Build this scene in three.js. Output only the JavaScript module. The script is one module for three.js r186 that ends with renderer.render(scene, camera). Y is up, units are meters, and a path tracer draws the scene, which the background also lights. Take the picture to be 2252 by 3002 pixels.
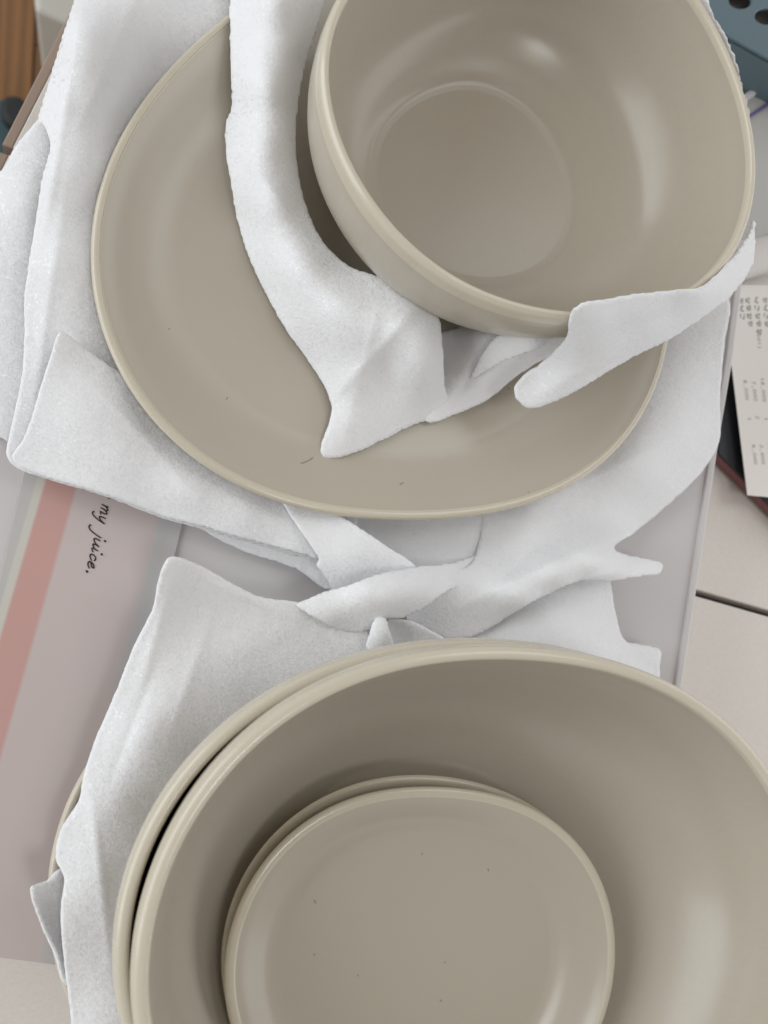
import * as THREE from 'three';
import { mergeGeometries } from 'three/addons/utils/BufferGeometryUtils.js';
import { ImprovedNoise } from 'three/addons/math/ImprovedNoise.js';
import { RectAreaLightUniformsLib } from 'three/addons/lights/RectAreaLightUniformsLib.js';
import { RoundedBoxGeometry } from 'three/addons/geometries/RoundedBoxGeometry.js';
RectAreaLightUniformsLib.init();

// ---------------------------------------------------------------- camera
const scene = new THREE.Scene();
const FOV = 60, IW = 2252, IH = 3002;
const camera = new THREE.PerspectiveCamera(FOV, IW / IH, 0.02, 20);
const RIGHT = new THREE.Vector3(0.9548, 0.2974, 0).normalize();
const UP = new THREE.Vector3(-0.03006, 0.0965, -0.9949);
UP.addScaledVector(RIGHT, -UP.dot(RIGHT)).normalize();
const FWD = new THREE.Vector3().crossVectors(UP, RIGHT).normalize();
camera.position.set(0, 0.47, 0);
camera.up.copy(UP);
camera.lookAt(camera.position.clone().add(FWD));
camera.focus = 0.385;
camera.userData.fStop = 9;
scene.add(camera);

const renderer = new THREE.WebGLRenderer({ antialias: true });
renderer.toneMapping = THREE.LinearToneMapping;
renderer.toneMappingExposure = 1.0;
renderer.shadowMap.enabled = true;

// ---------------------------------------------------------------- light: a pale room all round and two daylight windows
scene.background = new THREE.Color(0.605, 0.605, 0.605);
const group0 = (name, p) => { const g = new THREE.Group(); g.name = name; g.position.set(...p); return g; };
function windowLight(name, pos, target, w, h, power, color, label) {
  const g = new THREE.Group(); g.name = name; g.position.copy(pos); g.lookAt(target);
  g.userData = { label, category: 'window' };
  const pane = new THREE.Mesh(new THREE.BoxGeometry(w, h, 0.01), new THREE.MeshStandardMaterial({ color: 0x222222, emissive: color, emissiveIntensity: power * 0.06 }));
  pane.name = 'pane'; pane.position.z = -0.012; g.add(pane);
  const fm = new THREE.MeshStandardMaterial({ color: 0xd8d6d0, roughness: 0.5 });
  for (const [x, y, a, b] of [[0, h / 2 + 0.02, w + 0.08, 0.04], [0, -h / 2 - 0.02, w + 0.08, 0.04], [-w / 2 - 0.02, 0, 0.04, h], [w / 2 + 0.02, 0, 0.04, h]]) {
    const f = new THREE.Mesh(new THREE.BoxGeometry(a, b, 0.04), fm); f.name = 'frame'; f.position.set(x, y, -0.03); g.add(f);
  }
  const l = new THREE.RectAreaLight(color, power, w, h); l.name = 'daylight'; l.rotation.y = Math.PI; l.position.z = 0.002; g.add(l);
  scene.add(g);
  return g;
}
const CENTRE = new THREE.Vector3(0.12, 0.06, 0.0);
windowLight('window', new THREE.Vector3(-2.2, 1.25, -0.5), CENTRE, 2.9, 2.0, 3.35, new THREE.Color(0.94, 0.98, 1.0), 'large daylight window to the left of the table');
windowLight('window_001', new THREE.Vector3(2.2, 0.85, 0.0), CENTRE, 2.8, 1.4, 1.8, new THREE.Color(0.97, 0.985, 1.0), 'daylight window to the right of the table');
{
  const c = new THREE.Mesh(new THREE.BoxGeometry(4.4, 0.1, 4.4), new THREE.MeshStandardMaterial({ color: new THREE.Color(0.46, 0.40, 0.335), roughness: 0.9 }));
  c.name = 'ceiling'; c.position.set(0.2, 1.95, 0.1); c.userData = { label: 'dim warm white ceiling over the table', kind: 'structure' }; c.castShadow = c.receiveShadow = true; scene.add(c);
}
function ceilingLamp(name, pos, target, W, power, label) {
  const g = group0(name, pos); g.lookAt(new THREE.Vector3(...target));
  const col = new THREE.Color(0.95, 0.98, 1.0);
  const pane = new THREE.Mesh(new THREE.BoxGeometry(W, W, 0.01), new THREE.MeshStandardMaterial({ color: 0x222222, emissive: col, emissiveIntensity: power * 0.07 })); pane.name = 'diffuser'; pane.position.z = -0.012; g.add(pane);
  const hood = new THREE.Mesh(new RoundedBoxGeometry(W + 0.04, W + 0.04, 0.05, 3, 0.01), new THREE.MeshStandardMaterial({ color: 0xd8d6d0, roughness: 0.5 })); hood.name = 'housing'; hood.position.z = -0.045; g.add(hood);
  const l = new THREE.RectAreaLight(col, power, W, W); l.name = 'lamp_light'; l.rotation.y = Math.PI; l.position.z = 0.002; g.add(l);
  g.userData = { label, category: 'lamp' }; scene.add(g);
}
ceilingLamp('ceiling_lamp', [0.26, 1.75, 0.36], [0.14, 0.1, 0.05], 0.3, 10, 'small square white ceiling lamp straight above the table');
ceilingLamp('ceiling_lamp_001', [0.9, 1.78, -0.56], [0.2, 0.1, -0.2], 0.72, 2.6, 'large square white ceiling lamp to the right of the table');

// ---------------------------------------------------------------- helpers
const at = (px, py, y) => {                       // the point at height y (metres over the table) that the pixel (px, py) of the photograph shows
  const F = IH / 2 / Math.tan(THREE.MathUtils.degToRad(FOV / 2));
  const d = FWD.clone().addScaledVector(RIGHT, (px - IW / 2) / F).addScaledVector(UP, -(py - IH / 2) / F);
  return camera.position.clone().addScaledVector(d, (y - camera.position.y) / d.y);
};
let seed = 7;
const rnd = () => { seed = (seed * 1664525 + 1013904223) >>> 0; return seed / 4294967296; };
const perlin = new ImprovedNoise();
const noise = (x, y, z = 0.37) => perlin.noise(x, y, z);
const fbm = (x, y, z = 0.37, o = 3) => { let s = 0, a = 1; for (let i = 0; i < o; i++) { s += a * noise(x, y, z + i * 7.3); x *= 2.03; y *= 2.03; a *= 0.5; } return s; };
const smooth = THREE.MathUtils.smoothstep;
const finish = (o) => { o.traverse((m) => { if (m.isMesh) { m.castShadow = true; m.receiveShadow = true; } }); scene.add(o); return o; };
function tag(o, label, category, group, kind) {
  if (label) o.userData.label = label;
  if (category) o.userData.category = category;
  if (group) o.userData.group = group;
  if (kind) o.userData.kind = kind;
  return o;
}
const mesh = (name, geo, mat, parent) => { const m = new THREE.Mesh(geo, mat); m.name = name; if (parent) parent.add(m); return m; };
const group = (name, p = [0, 0, 0]) => { const g = new THREE.Group(); g.name = name; g.position.set(...p); return g; };
function dataTexture(n, fn, srgb = false, ch = 1) {
  const d = new Uint8Array(n * n * 4);
  for (let y = 0; y < n; y++) for (let x = 0; x < n; x++) {
    const v = fn(x / n, y / n), i = (y * n + x) * 4;
    if (ch === 1) { d[i] = d[i + 1] = d[i + 2] = Math.max(0, Math.min(255, v * 255)); } else for (let c = 0; c < 3; c++) d[i + c] = Math.max(0, Math.min(255, v[c] * 255));
    d[i + 3] = 255;
  }
  const t = new THREE.DataTexture(d, n, n); t.wrapS = t.wrapT = THREE.RepeatWrapping; t.magFilter = THREE.LinearFilter; t.minFilter = THREE.LinearMipmapLinearFilter; t.generateMipmaps = true;
  if (srgb) t.colorSpace = THREE.SRGBColorSpace;
  t.needsUpdate = true;
  return t;
}

// ---------------------------------------------------------------- materials
// closed-cell foam: little domed cells, each with its own gloss; one texture covers FOAM_TILE metres
const FOAM_TILE = 0.042;
const cells = (() => {
  const n = 1024, G = 56, pts = [];
  for (let j = 0; j < G; j++) for (let i = 0; i < G; i++) pts.push([(i + 0.12 + 0.76 * rnd()) / G, (j + 0.12 + 0.76 * rnd()) / G, rnd(), rnd()]);
  const h = new Float32Array(n * n), g = new Float32Array(n * n);
  for (let y = 0; y < n; y++) for (let x = 0; x < n; x++) {
    const u = x / n, v = y / n, ci = Math.floor(u * G), cj = Math.floor(v * G);
    let d1 = 9, d2 = 9, id = 0;
    for (let b = -1; b <= 1; b++) for (let a = -1; a <= 1; a++) {
      const k = ((cj + b + G) % G) * G + ((ci + a + G) % G), p = pts[k];
      let dx = Math.abs(p[0] - u), dy = Math.abs(p[1] - v); dx = Math.min(dx, 1 - dx); dy = Math.min(dy, 1 - dy);
      const d = Math.sqrt(dx * dx + dy * dy) * G;
      if (d < d1) { d2 = d1; d1 = d; id = k; } else if (d < d2) d2 = d;
    }
    const edge = Math.min(1, (d2 - d1) / 0.55);
    h[y * n + x] = Math.sqrt(edge) * (0.45 + 0.55 * pts[id][2]);
    g[y * n + x] = pts[id][3];
  }
  const tilt = new Float32Array(n * n * 2);
  for (let y = 0; y < n; y++) for (let x = 0; x < n; x++) {            // every cell is a small facet that leans its own way, with a groove round it
    const k = y * n + x, gx = (h[y * n + ((x + 1) % n)] - h[y * n + ((x + n - 1) % n)]) * 1.0, gy = (h[((y + 1) % n) * n + x] - h[((y + n - 1) % n) * n + x]) * 1.0, a = g[k] * 6283.1, shiny = (g[k] * 31.7) % 1 > 0.84, l = (shiny ? 0.2 : 0.12) * Math.sqrt((g[k] * 97.3) % 1);
    tilt[2 * k] = Math.cos(a) * l - gx; tilt[2 * k + 1] = Math.sin(a) * l - gy;
  }
  const pick = (a) => (u, v) => a[Math.round(v * n) * n + Math.round(u * n)];
  return {
    normal: dataTexture(n, (u, v) => { const k = Math.round(v * n) * n + Math.round(u * n), x = tilt[2 * k], y = tilt[2 * k + 1], l = 1 / Math.hypot(x, y, 1); return [0.5 + 0.5 * x * l, 0.5 + 0.5 * y * l, 0.5 + 0.5 * l]; }, false, 3),
    rough: dataTexture(n, (u, v) => { const k = (pick(g)(u, v) * 31.7) % 1; return k > 0.84 ? 0.28 : 0.85 + 0.15 * k; }),
  };
})();
const foamMat = new THREE.MeshPhysicalMaterial({ color: new THREE.Color(0.83, 0.837, 0.86), roughness: 1, roughnessMap: cells.rough, normalMap: cells.normal, normalScale: new THREE.Vector2(1, 1), ior: 1.6, side: THREE.DoubleSide });
const glazeNoise = dataTexture(512, (u, v) => {
  const a = 0.5 + 0.5 * Math.sin(2 * Math.PI * (u * 3 + 0.6 * Math.sin(2 * Math.PI * v * 2))) * 0.25, r = rnd();
  return 0.975 + 0.008 * a + 0.012 * r;
}, true);
const GLAZE = new THREE.Color(0.50, 0.455, 0.379), RIMC = new THREE.Color(0.615, 0.565, 0.46);
const glaze = (map = glazeNoise) => new THREE.MeshPhysicalMaterial({ color: GLAZE, map, roughness: 0.24, ior: 1.5, side: THREE.DoubleSide });
const rimMat = new THREE.MeshPhysicalMaterial({ color: RIMC, map: glazeNoise, roughness: 0.17, side: THREE.DoubleSide });
const glazeMat = glaze();

// ---------------------------------------------------------------- rounded-square stoneware
// outline of the rim, seen in the photograph and laid on the plane y = h: centre and radius as a function of the angle
function outline(px, h, cx, cy, N = 4, w = 2e-3) {
  const c = at(cx, cy, h), P = px.map(([x, y]) => at(x, y, h).sub(c)), M = 2 * N + 1;
  const A = Array.from({ length: M }, () => new Float64Array(M + 1));
  const row = (t) => { const r = [1]; for (let k = 1; k <= N; k++) r.push(Math.cos(k * t), Math.sin(k * t)); return r; };
  for (const p of P) { const r = row(Math.atan2(p.z, p.x)), R = Math.hypot(p.x, p.z); for (let i = 0; i < M; i++) { for (let j = 0; j < M; j++) A[i][j] += r[i] * r[j]; A[i][M] += r[i] * R; } }
  for (let k = 1; k <= N; k++) { A[2 * k - 1][2 * k - 1] += w * k ** 4 * P.length; A[2 * k][2 * k] += w * k ** 4 * P.length; }
  const s = solve(A);
  return { c, R: (t) => { const r = row(t); let v = 0; for (let i = 0; i < M; i++) v += s[i] * r[i]; return v; }, mean: s[0] };
}
function solve(A) {
  const n = A.length;
  for (let i = 0; i < n; i++) {
    let p = i; for (let k = i + 1; k < n; k++) if (Math.abs(A[k][i]) > Math.abs(A[p][i])) p = k;
    [A[i], A[p]] = [A[p], A[i]];
    for (let k = i + 1; k < n; k++) { const f = A[k][i] / A[i][i]; if (f) for (let j = i; j <= n; j++) A[k][j] -= f * A[i][j]; }
  }
  const x = new Array(n).fill(0);
  for (let i = n - 1; i >= 0; i--) { let v = A[i][n]; for (let j = i + 1; j < n; j++) v -= A[i][j] * x[j]; x[i] = v / A[i][i]; }
  return x;
}
// profile: [k, y, inset, rim?] from the middle of the underside round the rim to the middle of the inside
function ware(name, ol, rimY, profile, mats, { round = 0.55, turn = 0, scale = 1, lift = 0 } = {}) {
  const segs = 200, sub = 7, ring = [];
  const cr = (a, b, c, d, t) => 0.5 * (2 * b + (c - a) * t + (2 * a - 5 * b + 4 * c - d) * t * t + (3 * b - a - 3 * c + d) * t ** 3);
  for (let i = 0; i < profile.length - 1; i++) {
    const p = [profile[Math.max(0, i - 1)], profile[i], profile[i + 1], profile[Math.min(profile.length - 1, i + 2)]];
    for (let s = 0; s < sub; s++) { const t = s / sub; ring.push([0, 1, 2].map((c) => cr(p[0][c], p[1][c], p[2][c], p[3][c], t)).concat([profile[i][3] ?? 0])); }
  }
  ring.push([...profile[profile.length - 1].slice(0, 3), 0]);
  ring.forEach((r, i) => { r[0] = Math.max(0, r[0]); });
  const pos = [], uv = [], idx = [[], []];
  for (const [k, y, inset] of ring) for (let j = 0; j <= segs; j++) {
    const t = (j / segs) * Math.PI * 2, b = round * (1 - Math.min(1, Math.max(0, k))) * 1.2;
    const base = (1 - Math.min(1, b)) * ol.R(t) + Math.min(1, b) * ol.mean;
    const r = Math.max(0, Math.max(0, k) * (base * scale) - inset);
    pos.push(Math.cos(t) * r, y, Math.sin(t) * r); uv.push(0.5 + (Math.cos(t) * r) / 0.36, 0.5 + (Math.sin(t) * r) / 0.36);
  }
  for (let i = 0; i < ring.length - 1; i++) for (let j = 0; j < segs; j++) {
    const a = i * (segs + 1) + j, b = a + segs + 1;
    idx[ring[i][3] ? 1 : 0].push(a, b, a + 1, a + 1, b, b + 1);
  }
  const full = new THREE.BufferGeometry();
  full.setAttribute('position', new THREE.Float32BufferAttribute(pos, 3)); full.setAttribute('uv', new THREE.Float32BufferAttribute(uv, 2));
  full.setIndex([...idx[0], ...idx[1]]); full.computeVertexNormals();
  const N = full.attributes.normal;                // close the seam at angle 0
  for (let i = 0; i < ring.length; i++) { const a = i * (segs + 1), b = a + segs, v = new THREE.Vector3().fromBufferAttribute(N, a).add(new THREE.Vector3().fromBufferAttribute(N, b)).normalize(); N.setXYZ(a, v.x, v.y, v.z); N.setXYZ(b, v.x, v.y, v.z); }
  for (let i = 0; i < ring.length; i++) if (ring[i][0] < 0.06) for (let j = 0; j <= segs; j++) N.setXYZ(i * (segs + 1) + j, 0, i > 20 ? 1 : -1, 0);
  const cut = (ix) => { const g = new THREE.BufferGeometry(); for (const k of ['position', 'normal', 'uv']) g.setAttribute(k, full.attributes[k]); g.setIndex(ix); return g; };
  const top = Math.max(...profile.map((p) => p[1]));
  const g = group(name, [ol.c.x, rimY - top + lift, ol.c.z]); g.rotation.y = turn;
  mesh('body', cut(idx[0]), mats[0], g); mesh('rim', cut(idx[1]), mats[1], g);
  return g;
}
const plateProfile = (H) => [[0, 0.003, 0], [0.5, 0.003, 0], [0.56, 0.0025, 0], [0.6, 0, 0], [0.64, 0, 0], [0.68, 0.0025, 0], [0.8, H * 0.3, 0], [0.91, H * 0.52, 0], [0.975, H * 0.72, 0], [1, H * 0.87, 0, 1], [1, H * 0.93, 0, 1], [1, H * 0.98, 0.0007, 1], [1, H, 0.0018, 1], [1, H * 0.992, 0.0031, 1], [1, H * 0.962, 0.004], [0.955, H * 0.86, 0.004], [0.88, H * 0.68, 0.003], [0.8, H * 0.53, 0.001], [0.73, H * 0.44, 0], [0.66, H * 0.415, 0], [0.4, H * 0.41, 0], [0.12, H * 0.41, 0], [0.03, H * 0.41, 0], [0, H * 0.41, 0]];
const foot = [[0, 0.003, 0], [0.36, 0.003, 0], [0.42, 0, 0], [0.47, 0, 0], [0.53, 0.003, 0]];
const lip = (H, t) => [[1, H * 0.9, 0, 1], [1, H * 0.94, 0.0001, 1], [1, H - 0.002, 0.0004, 1], [1, H - 0.0006, 0.0014, 1], [1, H, t * 0.55, 1], [1, H - 0.0002, t * 0.82, 1], [1, H - 0.0013, t * 0.97, 1], [1, H - 0.0035, t * 1.03]];
const floorOf = (H) => [[0.47, H * 0.099, 0], [0.3, H * 0.098, 0], [0.12, H * 0.098, 0], [0.03, H * 0.098, 0], [0, H * 0.098, 0]];
const bowlProfile = (H, t) => [...foot, [0.68, H * 0.12, 0], [0.83, H * 0.3, 0], [0.93, H * 0.52, 0], [0.98, H * 0.74, 0], ...lip(H, t), [0.992, H * 0.86, t * 1.04], [0.965, H * 0.7, t * 1.04], [0.91, H * 0.5, t], [0.81, H * 0.31, t], [0.68, H * 0.18, t], [0.54, H * 0.112, t * 0.3], ...floorOf(H)];
const deepProfile = (H, t) => [...foot, [0.7, H * 0.1, 0], [0.84, H * 0.25, 0], [0.94, H * 0.45, 0], [0.985, H * 0.65, 0], [1, H * 0.82, 0], ...lip(H, t), [0.998, H * 0.85, t * 1.04], [0.98, H * 0.67, t * 1.04], [0.93, H * 0.47, t], [0.845, H * 0.29, t], [0.73, H * 0.185, t], [0.6, H * 0.129, t * 0.5], [0.54, H * 0.107, 0], [0.51, H * 0.101, 0], ...floorOf(H)];

// glaze with the dirt specks and hairs that lie on one plate: marks = [x, z, length, angle] in metres from the centre
function speckled(marks) {
  const n = 1024, cv = document.createElement('canvas'); cv.width = cv.height = n;
  const g = cv.getContext('2d'); g.fillStyle = 'rgb(251,251,251)'; g.fillRect(0, 0, n, n);
  for (let i = 0; i < 5000; i++) { const k = 246 + Math.floor(rnd() * 9); g.fillStyle = `rgba(${k},${k},${k},0.5)`; g.fillRect(rnd() * n, rnd() * n, 2, 2); }
  g.lineCap = 'round';
  for (const [x, z, l, a] of marks) {
    const X = (0.5 + x / 0.36) * n, Y = (0.5 - z / 0.36) * n, L = (l / 0.36) * n;
    g.strokeStyle = 'rgba(85,75,65,0.45)'; g.lineWidth = 1.2;
    g.beginPath(); g.moveTo(X, Y); g.quadraticCurveTo(X + Math.cos(a) * L * 0.5 + L * 0.08, Y + Math.sin(a) * L * 0.5 - L * 0.08, X + Math.cos(a) * L, Y + Math.sin(a) * L); g.stroke();
  }
  const t = new THREE.CanvasTexture(cv); t.colorSpace = THREE.SRGBColorSpace; return t;
}
const marksOn = (ol, y, list) => list.map(([px, py, l, a]) => { const p = at(px, py, y).sub(ol.c); return [p.x, p.z, l, a]; });

// heights, metres over the table top
const BOX = 0.06, PLATE = 0.09, BOWL = 0.157, INNER = 0.165, OUTER = 0.152;

const olPlate = outline([[668, 44], [611, 88], [543, 146], [475, 217], [407, 309], [353, 400], [312, 502], [285, 611], [273, 713], [275, 814], [288, 916], [313, 1000], [339, 1080], [407, 1188], [475, 1260], [577, 1341], [679, 1402], [814, 1463], [950, 1501], [1126, 1519], [1262, 1526], [1397, 1514], [1533, 1480], [1669, 1416], [1771, 1348], [1839, 1280], [1907, 1178], [1954, 1076], [1975, 960], [1965, 800], [1920, 600], [1830, 350], [1680, 120], [1450, -50], [1180, -130], [900, -80]], PLATE, 1126, 760, 4, 2e-4);
const plateMap = speckled(marksOn(olPlate, 0.08, [[493, 968, 0.0006, 0], [663, 1172, 0.0011, 1], [1163, 1424, 0.0022, 0.5], [1524, 1449, 0.0005, 0], [878, 1362, 0.0065, 0.5], [1490, 1140, 0.0006, 0]]));
tag(finish(ware('dinner_plate', olPlate, PLATE, plateProfile(0.0165), [glaze(plateMap), rimMat])), 'large greige plate with a few dark specks, under the foam-wrapped deep bowl', 'plate');

const olBowl = outline([[943, 130], [939, 224], [950, 319], [984, 434], [1049, 563], [1126, 672], [1289, 802], [1465, 892], [1640, 945], [1830, 935], [1990, 885], [2110, 800], [2205, 679], [2224, 543], [2224, 461], [2205, 339], [2164, 204], [2097, 61], [2063, 0], [1960, -140], [1800, -260], [1600, -320], [1400, -310], [1210, -230], [1060, -110], [964, 34]], BOWL, 1560, 330, 4, 2e-4);
tag(finish(ware('deep_bowl', olBowl, BOWL, deepProfile(0.076, 0.0042), [glazeMat, rimMat])), 'deep greige stoneware bowl standing on the large plate with white foam wrapped round it', 'bowl');

const olLow = outline([[268, 2199], [217, 2280], [176, 2362], [146, 2457], [138, 2552], [150, 2690], [192, 2860], [262, 3020], [400, 3200], [1150, 1935], [700, 1975], [430, 2070], [1600, 1990], [1950, 2130], [2150, 2400], [2230, 2750], [2150, 3150], [1900, 3350], [1560, 3530], [1150, 3570], [720, 3450]], 0.084, 1150, 2700, 3, 2e-4);
tag(finish(ware('dinner_plate_001', olLow, 0.084, plateProfile(0.02), [glazeMat, rimMat])), 'bottom greige plate, only a curved edge showing left of the foam under nested bowls', 'plate');

const olOuter = outline([[1126, 1897], [950, 1951], [781, 2049], [645, 2151], [543, 2253], [441, 2389], [380, 2511], [339, 2633], [326, 2748], [333, 2884], [363, 3002], [1330, 1864], [1500, 1875], [1720, 1925], [1950, 2010], [2160, 2150], [2340, 2440], [2380, 2760], [2340, 3050], [2230, 3330], [2020, 3600], [1760, 3760], [1450, 3820], [1150, 3800], [860, 3670], [600, 3440], [430, 3200]], OUTER, 1300, 2790, 4, 2e-4);
tag(finish(ware('serving_bowl', olOuter, OUTER, bowlProfile(0.079, 0.0055), [glazeMat, rimMat])), 'outer, lower one of the two wide nested greige bowls', 'bowl', 'two wide nested bowls');
const olInner = outline([[1126, 1932], [950, 2002], [781, 2117], [645, 2239], [543, 2362], [468, 2497], [421, 2619], [394, 2748], [384, 2850], [390, 3002], [1262, 1895], [1397, 1886], [1601, 1905], [1737, 1927], [1873, 1961], [1974, 2002], [2076, 2056], [2178, 2144], [2252, 2233], [2330, 2370], [2385, 2560], [2400, 2780], [2375, 3000], [2290, 3270], [2110, 3540], [1850, 3740], [1550, 3830], [1220, 3810], [900, 3680], [640, 3480], [460, 3240]], INNER, 1390, 2820, 4, 2e-4);
tag(finish(ware('serving_bowl_001', olInner, INNER, bowlProfile(0.082, 0.0056), [glazeMat, rimMat])), 'inner, upper one of the two wide nested greige bowls, holding the small plates', 'bowl', 'two wide nested bowls');

const SM = 0.119;
const olSmall = outline([[1126, 2314], [984, 2368], [848, 2456], [747, 2572], [685, 2687], [658, 2803], [662, 2904], [685, 3002], [1262, 2307], [1397, 2321], [1533, 2361], [1635, 2423], [1723, 2504], [1771, 2579], [1798, 2667], [1805, 2769], [1791, 2884], [1767, 3002], [1700, 3150], [1580, 3280], [1420, 3370], [1230, 3400], [1030, 3370], [860, 3280], [745, 3150]], SM, 1230, 2820, 4, 2e-4);
const smallMap = speckled(marksOn(olSmall, 0.118, [[932, 2655, 0.0014, -1], [1450, 2561, 0.0009, -1.2], [931, 2818, 0.0005, 0], [1253, 2516, 0.0004, 0], [1308, 2954, 0.0006, 0], [1061, 2880, 0.0004, 0], [1320, 2840, 0.0004, 0]]));
tag(finish(ware('small_plate', olSmall, SM, plateProfile(0.013), [glaze(smallMap), rimMat])), 'upper one of two small greige plates stacked in the nested bowls, with bright glint', 'plate', 'two small stacked plates');
const olSmall2 = outline([[1228, 2273], [1126, 2281], [1364, 2287], [1499, 2334], [1635, 2426], [950, 2341], [814, 2443], [713, 2572], [665, 2687], [652, 2790], [658, 2900], [690, 3020], [1720, 2510], [1768, 2620], [1785, 2760], [1775, 2880], [1740, 3000], [1660, 3150], [1540, 3260], [1390, 3340], [1220, 3365], [1030, 3340], [870, 3250], [755, 3130]], SM - 0.0085, 1220, 2800, 4, 2e-4);
tag(finish(ware('small_plate_001', olSmall2, SM - 0.0085, plateProfile(0.012), [glazeMat, rimMat])), 'lower one of two small greige plates stacked in the nested bowls', 'plate', 'two small stacked plates');

// ---------------------------------------------------------------- foam sheets
// a sheet of foam: its outline, heights of a few points of it, and a thickness of its own with a rounded, torn edge
function sheet(poly, ctrl, { t = 0.0016, cell = 7, rag = 1.8, wrinkle = 1, seedZ = 1.7, folds = [] } = {}) {
  const n = ctrl.length, A = [];
  const C2 = 5000, ph = (r) => Math.sqrt(r * r + C2);
  for (let i = 0; i < n; i++) { const row = new Float64Array(n + 4); for (let j = 0; j < n; j++) row[j] = ph(Math.hypot(ctrl[i][0] - ctrl[j][0], ctrl[i][1] - ctrl[j][1])) - (i === j ? 4 : 0); row[n] = 1; row[n + 1] = ctrl[i][0] / 1000; row[n + 2] = ctrl[i][1] / 1000; row[n + 3] = ctrl[i][2]; A.push(row); }
  for (let k = 0; k < 3; k++) { const row = new Float64Array(n + 4); for (let j = 0; j < n; j++) row[j] = k ? ctrl[j][k - 1] / 1000 : 1; A.push(row); }
  const w = solve(A);
  const H0 = (x, y) => { let v = w[n] + (w[n + 1] * x + w[n + 2] * y) / 1000; for (let j = 0; j < n; j++) { const dx = x - ctrl[j][0], dy = y - ctrl[j][1]; v += w[j] * Math.sqrt(dx * dx + dy * dy + C2); } return v; };
  const fold = (x, y) => { let v = 0; for (const [ax, ay, bx, by, amp, w] of folds) { const ex = bx - ax, ey = by - ay, u = ((x - ax) * ex + (y - ay) * ey) / (ex * ex + ey * ey), d = Math.abs((x - ax) * ey - (y - ay) * ex) / Math.hypot(ex, ey); if (u > 0 && u < 1) v += amp * Math.sin(Math.PI * u) * Math.exp(-d / w); } return v; };
  const H = (x, y) => H0(x, y) + fold(x, y) + wrinkle * (0.00022 * fbm(x / 130, y / 130, seedZ, 2) + 0.0001 * noise(x / 30, y / 30, seedZ + 3) + 0.00007 * noise(x / 11, y / 11, seedZ + 9));
  // smooth the outline
  const curve = new THREE.CatmullRomCurve3(poly.map((p) => new THREE.Vector3(p[0], p[1], 0)), true, 'centripetal');
  const B = curve.getPoints(poly.length * 6);
  let x0 = 1e9, y0 = 1e9, x1 = -1e9, y1 = -1e9; for (const p of B) { x0 = Math.min(x0, p.x); x1 = Math.max(x1, p.x); y0 = Math.min(y0, p.y); y1 = Math.max(y1, p.y); }
  x0 -= 14; y0 -= 14; x1 += 14; y1 += 14;
  const W = Math.ceil((x1 - x0) / cell), Hh = Math.ceil((y1 - y0) / cell), S = new Float32Array((W + 1) * (Hh + 1));
  const sd = (x, y) => {
    let d = 1e18, inside = false;
    for (let i = 0, j = B.length - 1; i < B.length; j = i++) {
      const ax = B[j].x, ay = B[j].y, bx = B[i].x, by = B[i].y, ex = bx - ax, ey = by - ay, l = ex * ex + ey * ey;
      if (l > 0) { const u = Math.max(0, Math.min(1, ((x - ax) * ex + (y - ay) * ey) / l)), qx = ax + u * ex - x, qy = ay + u * ey - y; d = Math.min(d, qx * qx + qy * qy); }
      if (ay > y !== by > y && x < ax + ((y - ay) / (by - ay)) * ex) inside = !inside;
    }
    return (inside ? 1 : -1) * Math.sqrt(d);
  };
  for (let j = 0; j <= Hh; j++) for (let i = 0; i <= W; i++) { const x = x0 + i * cell, y = y0 + j * cell; S[j * (W + 1) + i] = sd(x, y) + rag * (noise(x / 15, y / 15, seedZ + 5) + 0.6 * noise(x / 34, y / 34, seedZ)) + 1e-4; }
  const verts = [], vi = new Map(), tris = [];
  const node = (i, j) => { const k = j * (W + 1) + i; if (!vi.has(k)) { vi.set(k, verts.length); verts.push([x0 + i * cell, y0 + j * cell, S[k]]); } return vi.get(k); };
  const cross = (i, j, a, b) => { const k1 = j * (W + 1) + i, k2 = b * (W + 1) + a, key = k1 < k2 ? k1 + '_' + k2 : k2 + '_' + k1; if (!vi.has(key)) { const u = S[k1] / (S[k1] - S[k2]); vi.set(key, verts.length); verts.push([x0 + (i + (a - i) * u) * cell, y0 + (j + (b - j) * u) * cell, 0]); } return vi.get(key); };
  for (let j = 0; j < Hh; j++) for (let i = 0; i < W; i++) {
    const c = [[i, j], [i + 1, j], [i + 1, j + 1], [i, j + 1]], s = c.map(([a, b]) => S[b * (W + 1) + a] > 0);
    if (!s.some(Boolean)) continue;
    const loop = [];
    for (let k = 0; k < 4; k++) { const [a, b] = c[k], [p, q] = c[(k + 1) % 4]; if (s[k]) loop.push(node(a, b)); if (s[k] !== s[(k + 1) % 4]) loop.push(cross(a, b, p, q)); }
    for (let k = 1; k < loop.length - 1; k++) tris.push([loop[0], loop[k], loop[k + 1]]);
  }
  const mid = verts.map(([x, y]) => at(x, y, H(x, y)));
  const N = mid.map(() => new THREE.Vector3()), e1 = new THREE.Vector3(), e2 = new THREE.Vector3();
  for (const [a, b, c] of tris) { e1.subVectors(mid[c], mid[a]); e2.subVectors(mid[b], mid[a]); e1.cross(e2); N[a].add(e1); N[b].add(e1); N[c].add(e1); }
  N.forEach((v) => v.normalize());
  const nb = new THREE.Vector3(); N.forEach((v) => nb.add(v)); nb.normalize();
  const tu = new THREE.Vector3(1, 0, 0).addScaledVector(nb, -nb.x).normalize(), tv = new THREE.Vector3().crossVectors(nb, tu);
  const pxT = (t / 0.36) * 2600;                   // thickness in outline units
  const pos = [], uv = [], m = verts.length, map2 = [];
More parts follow.
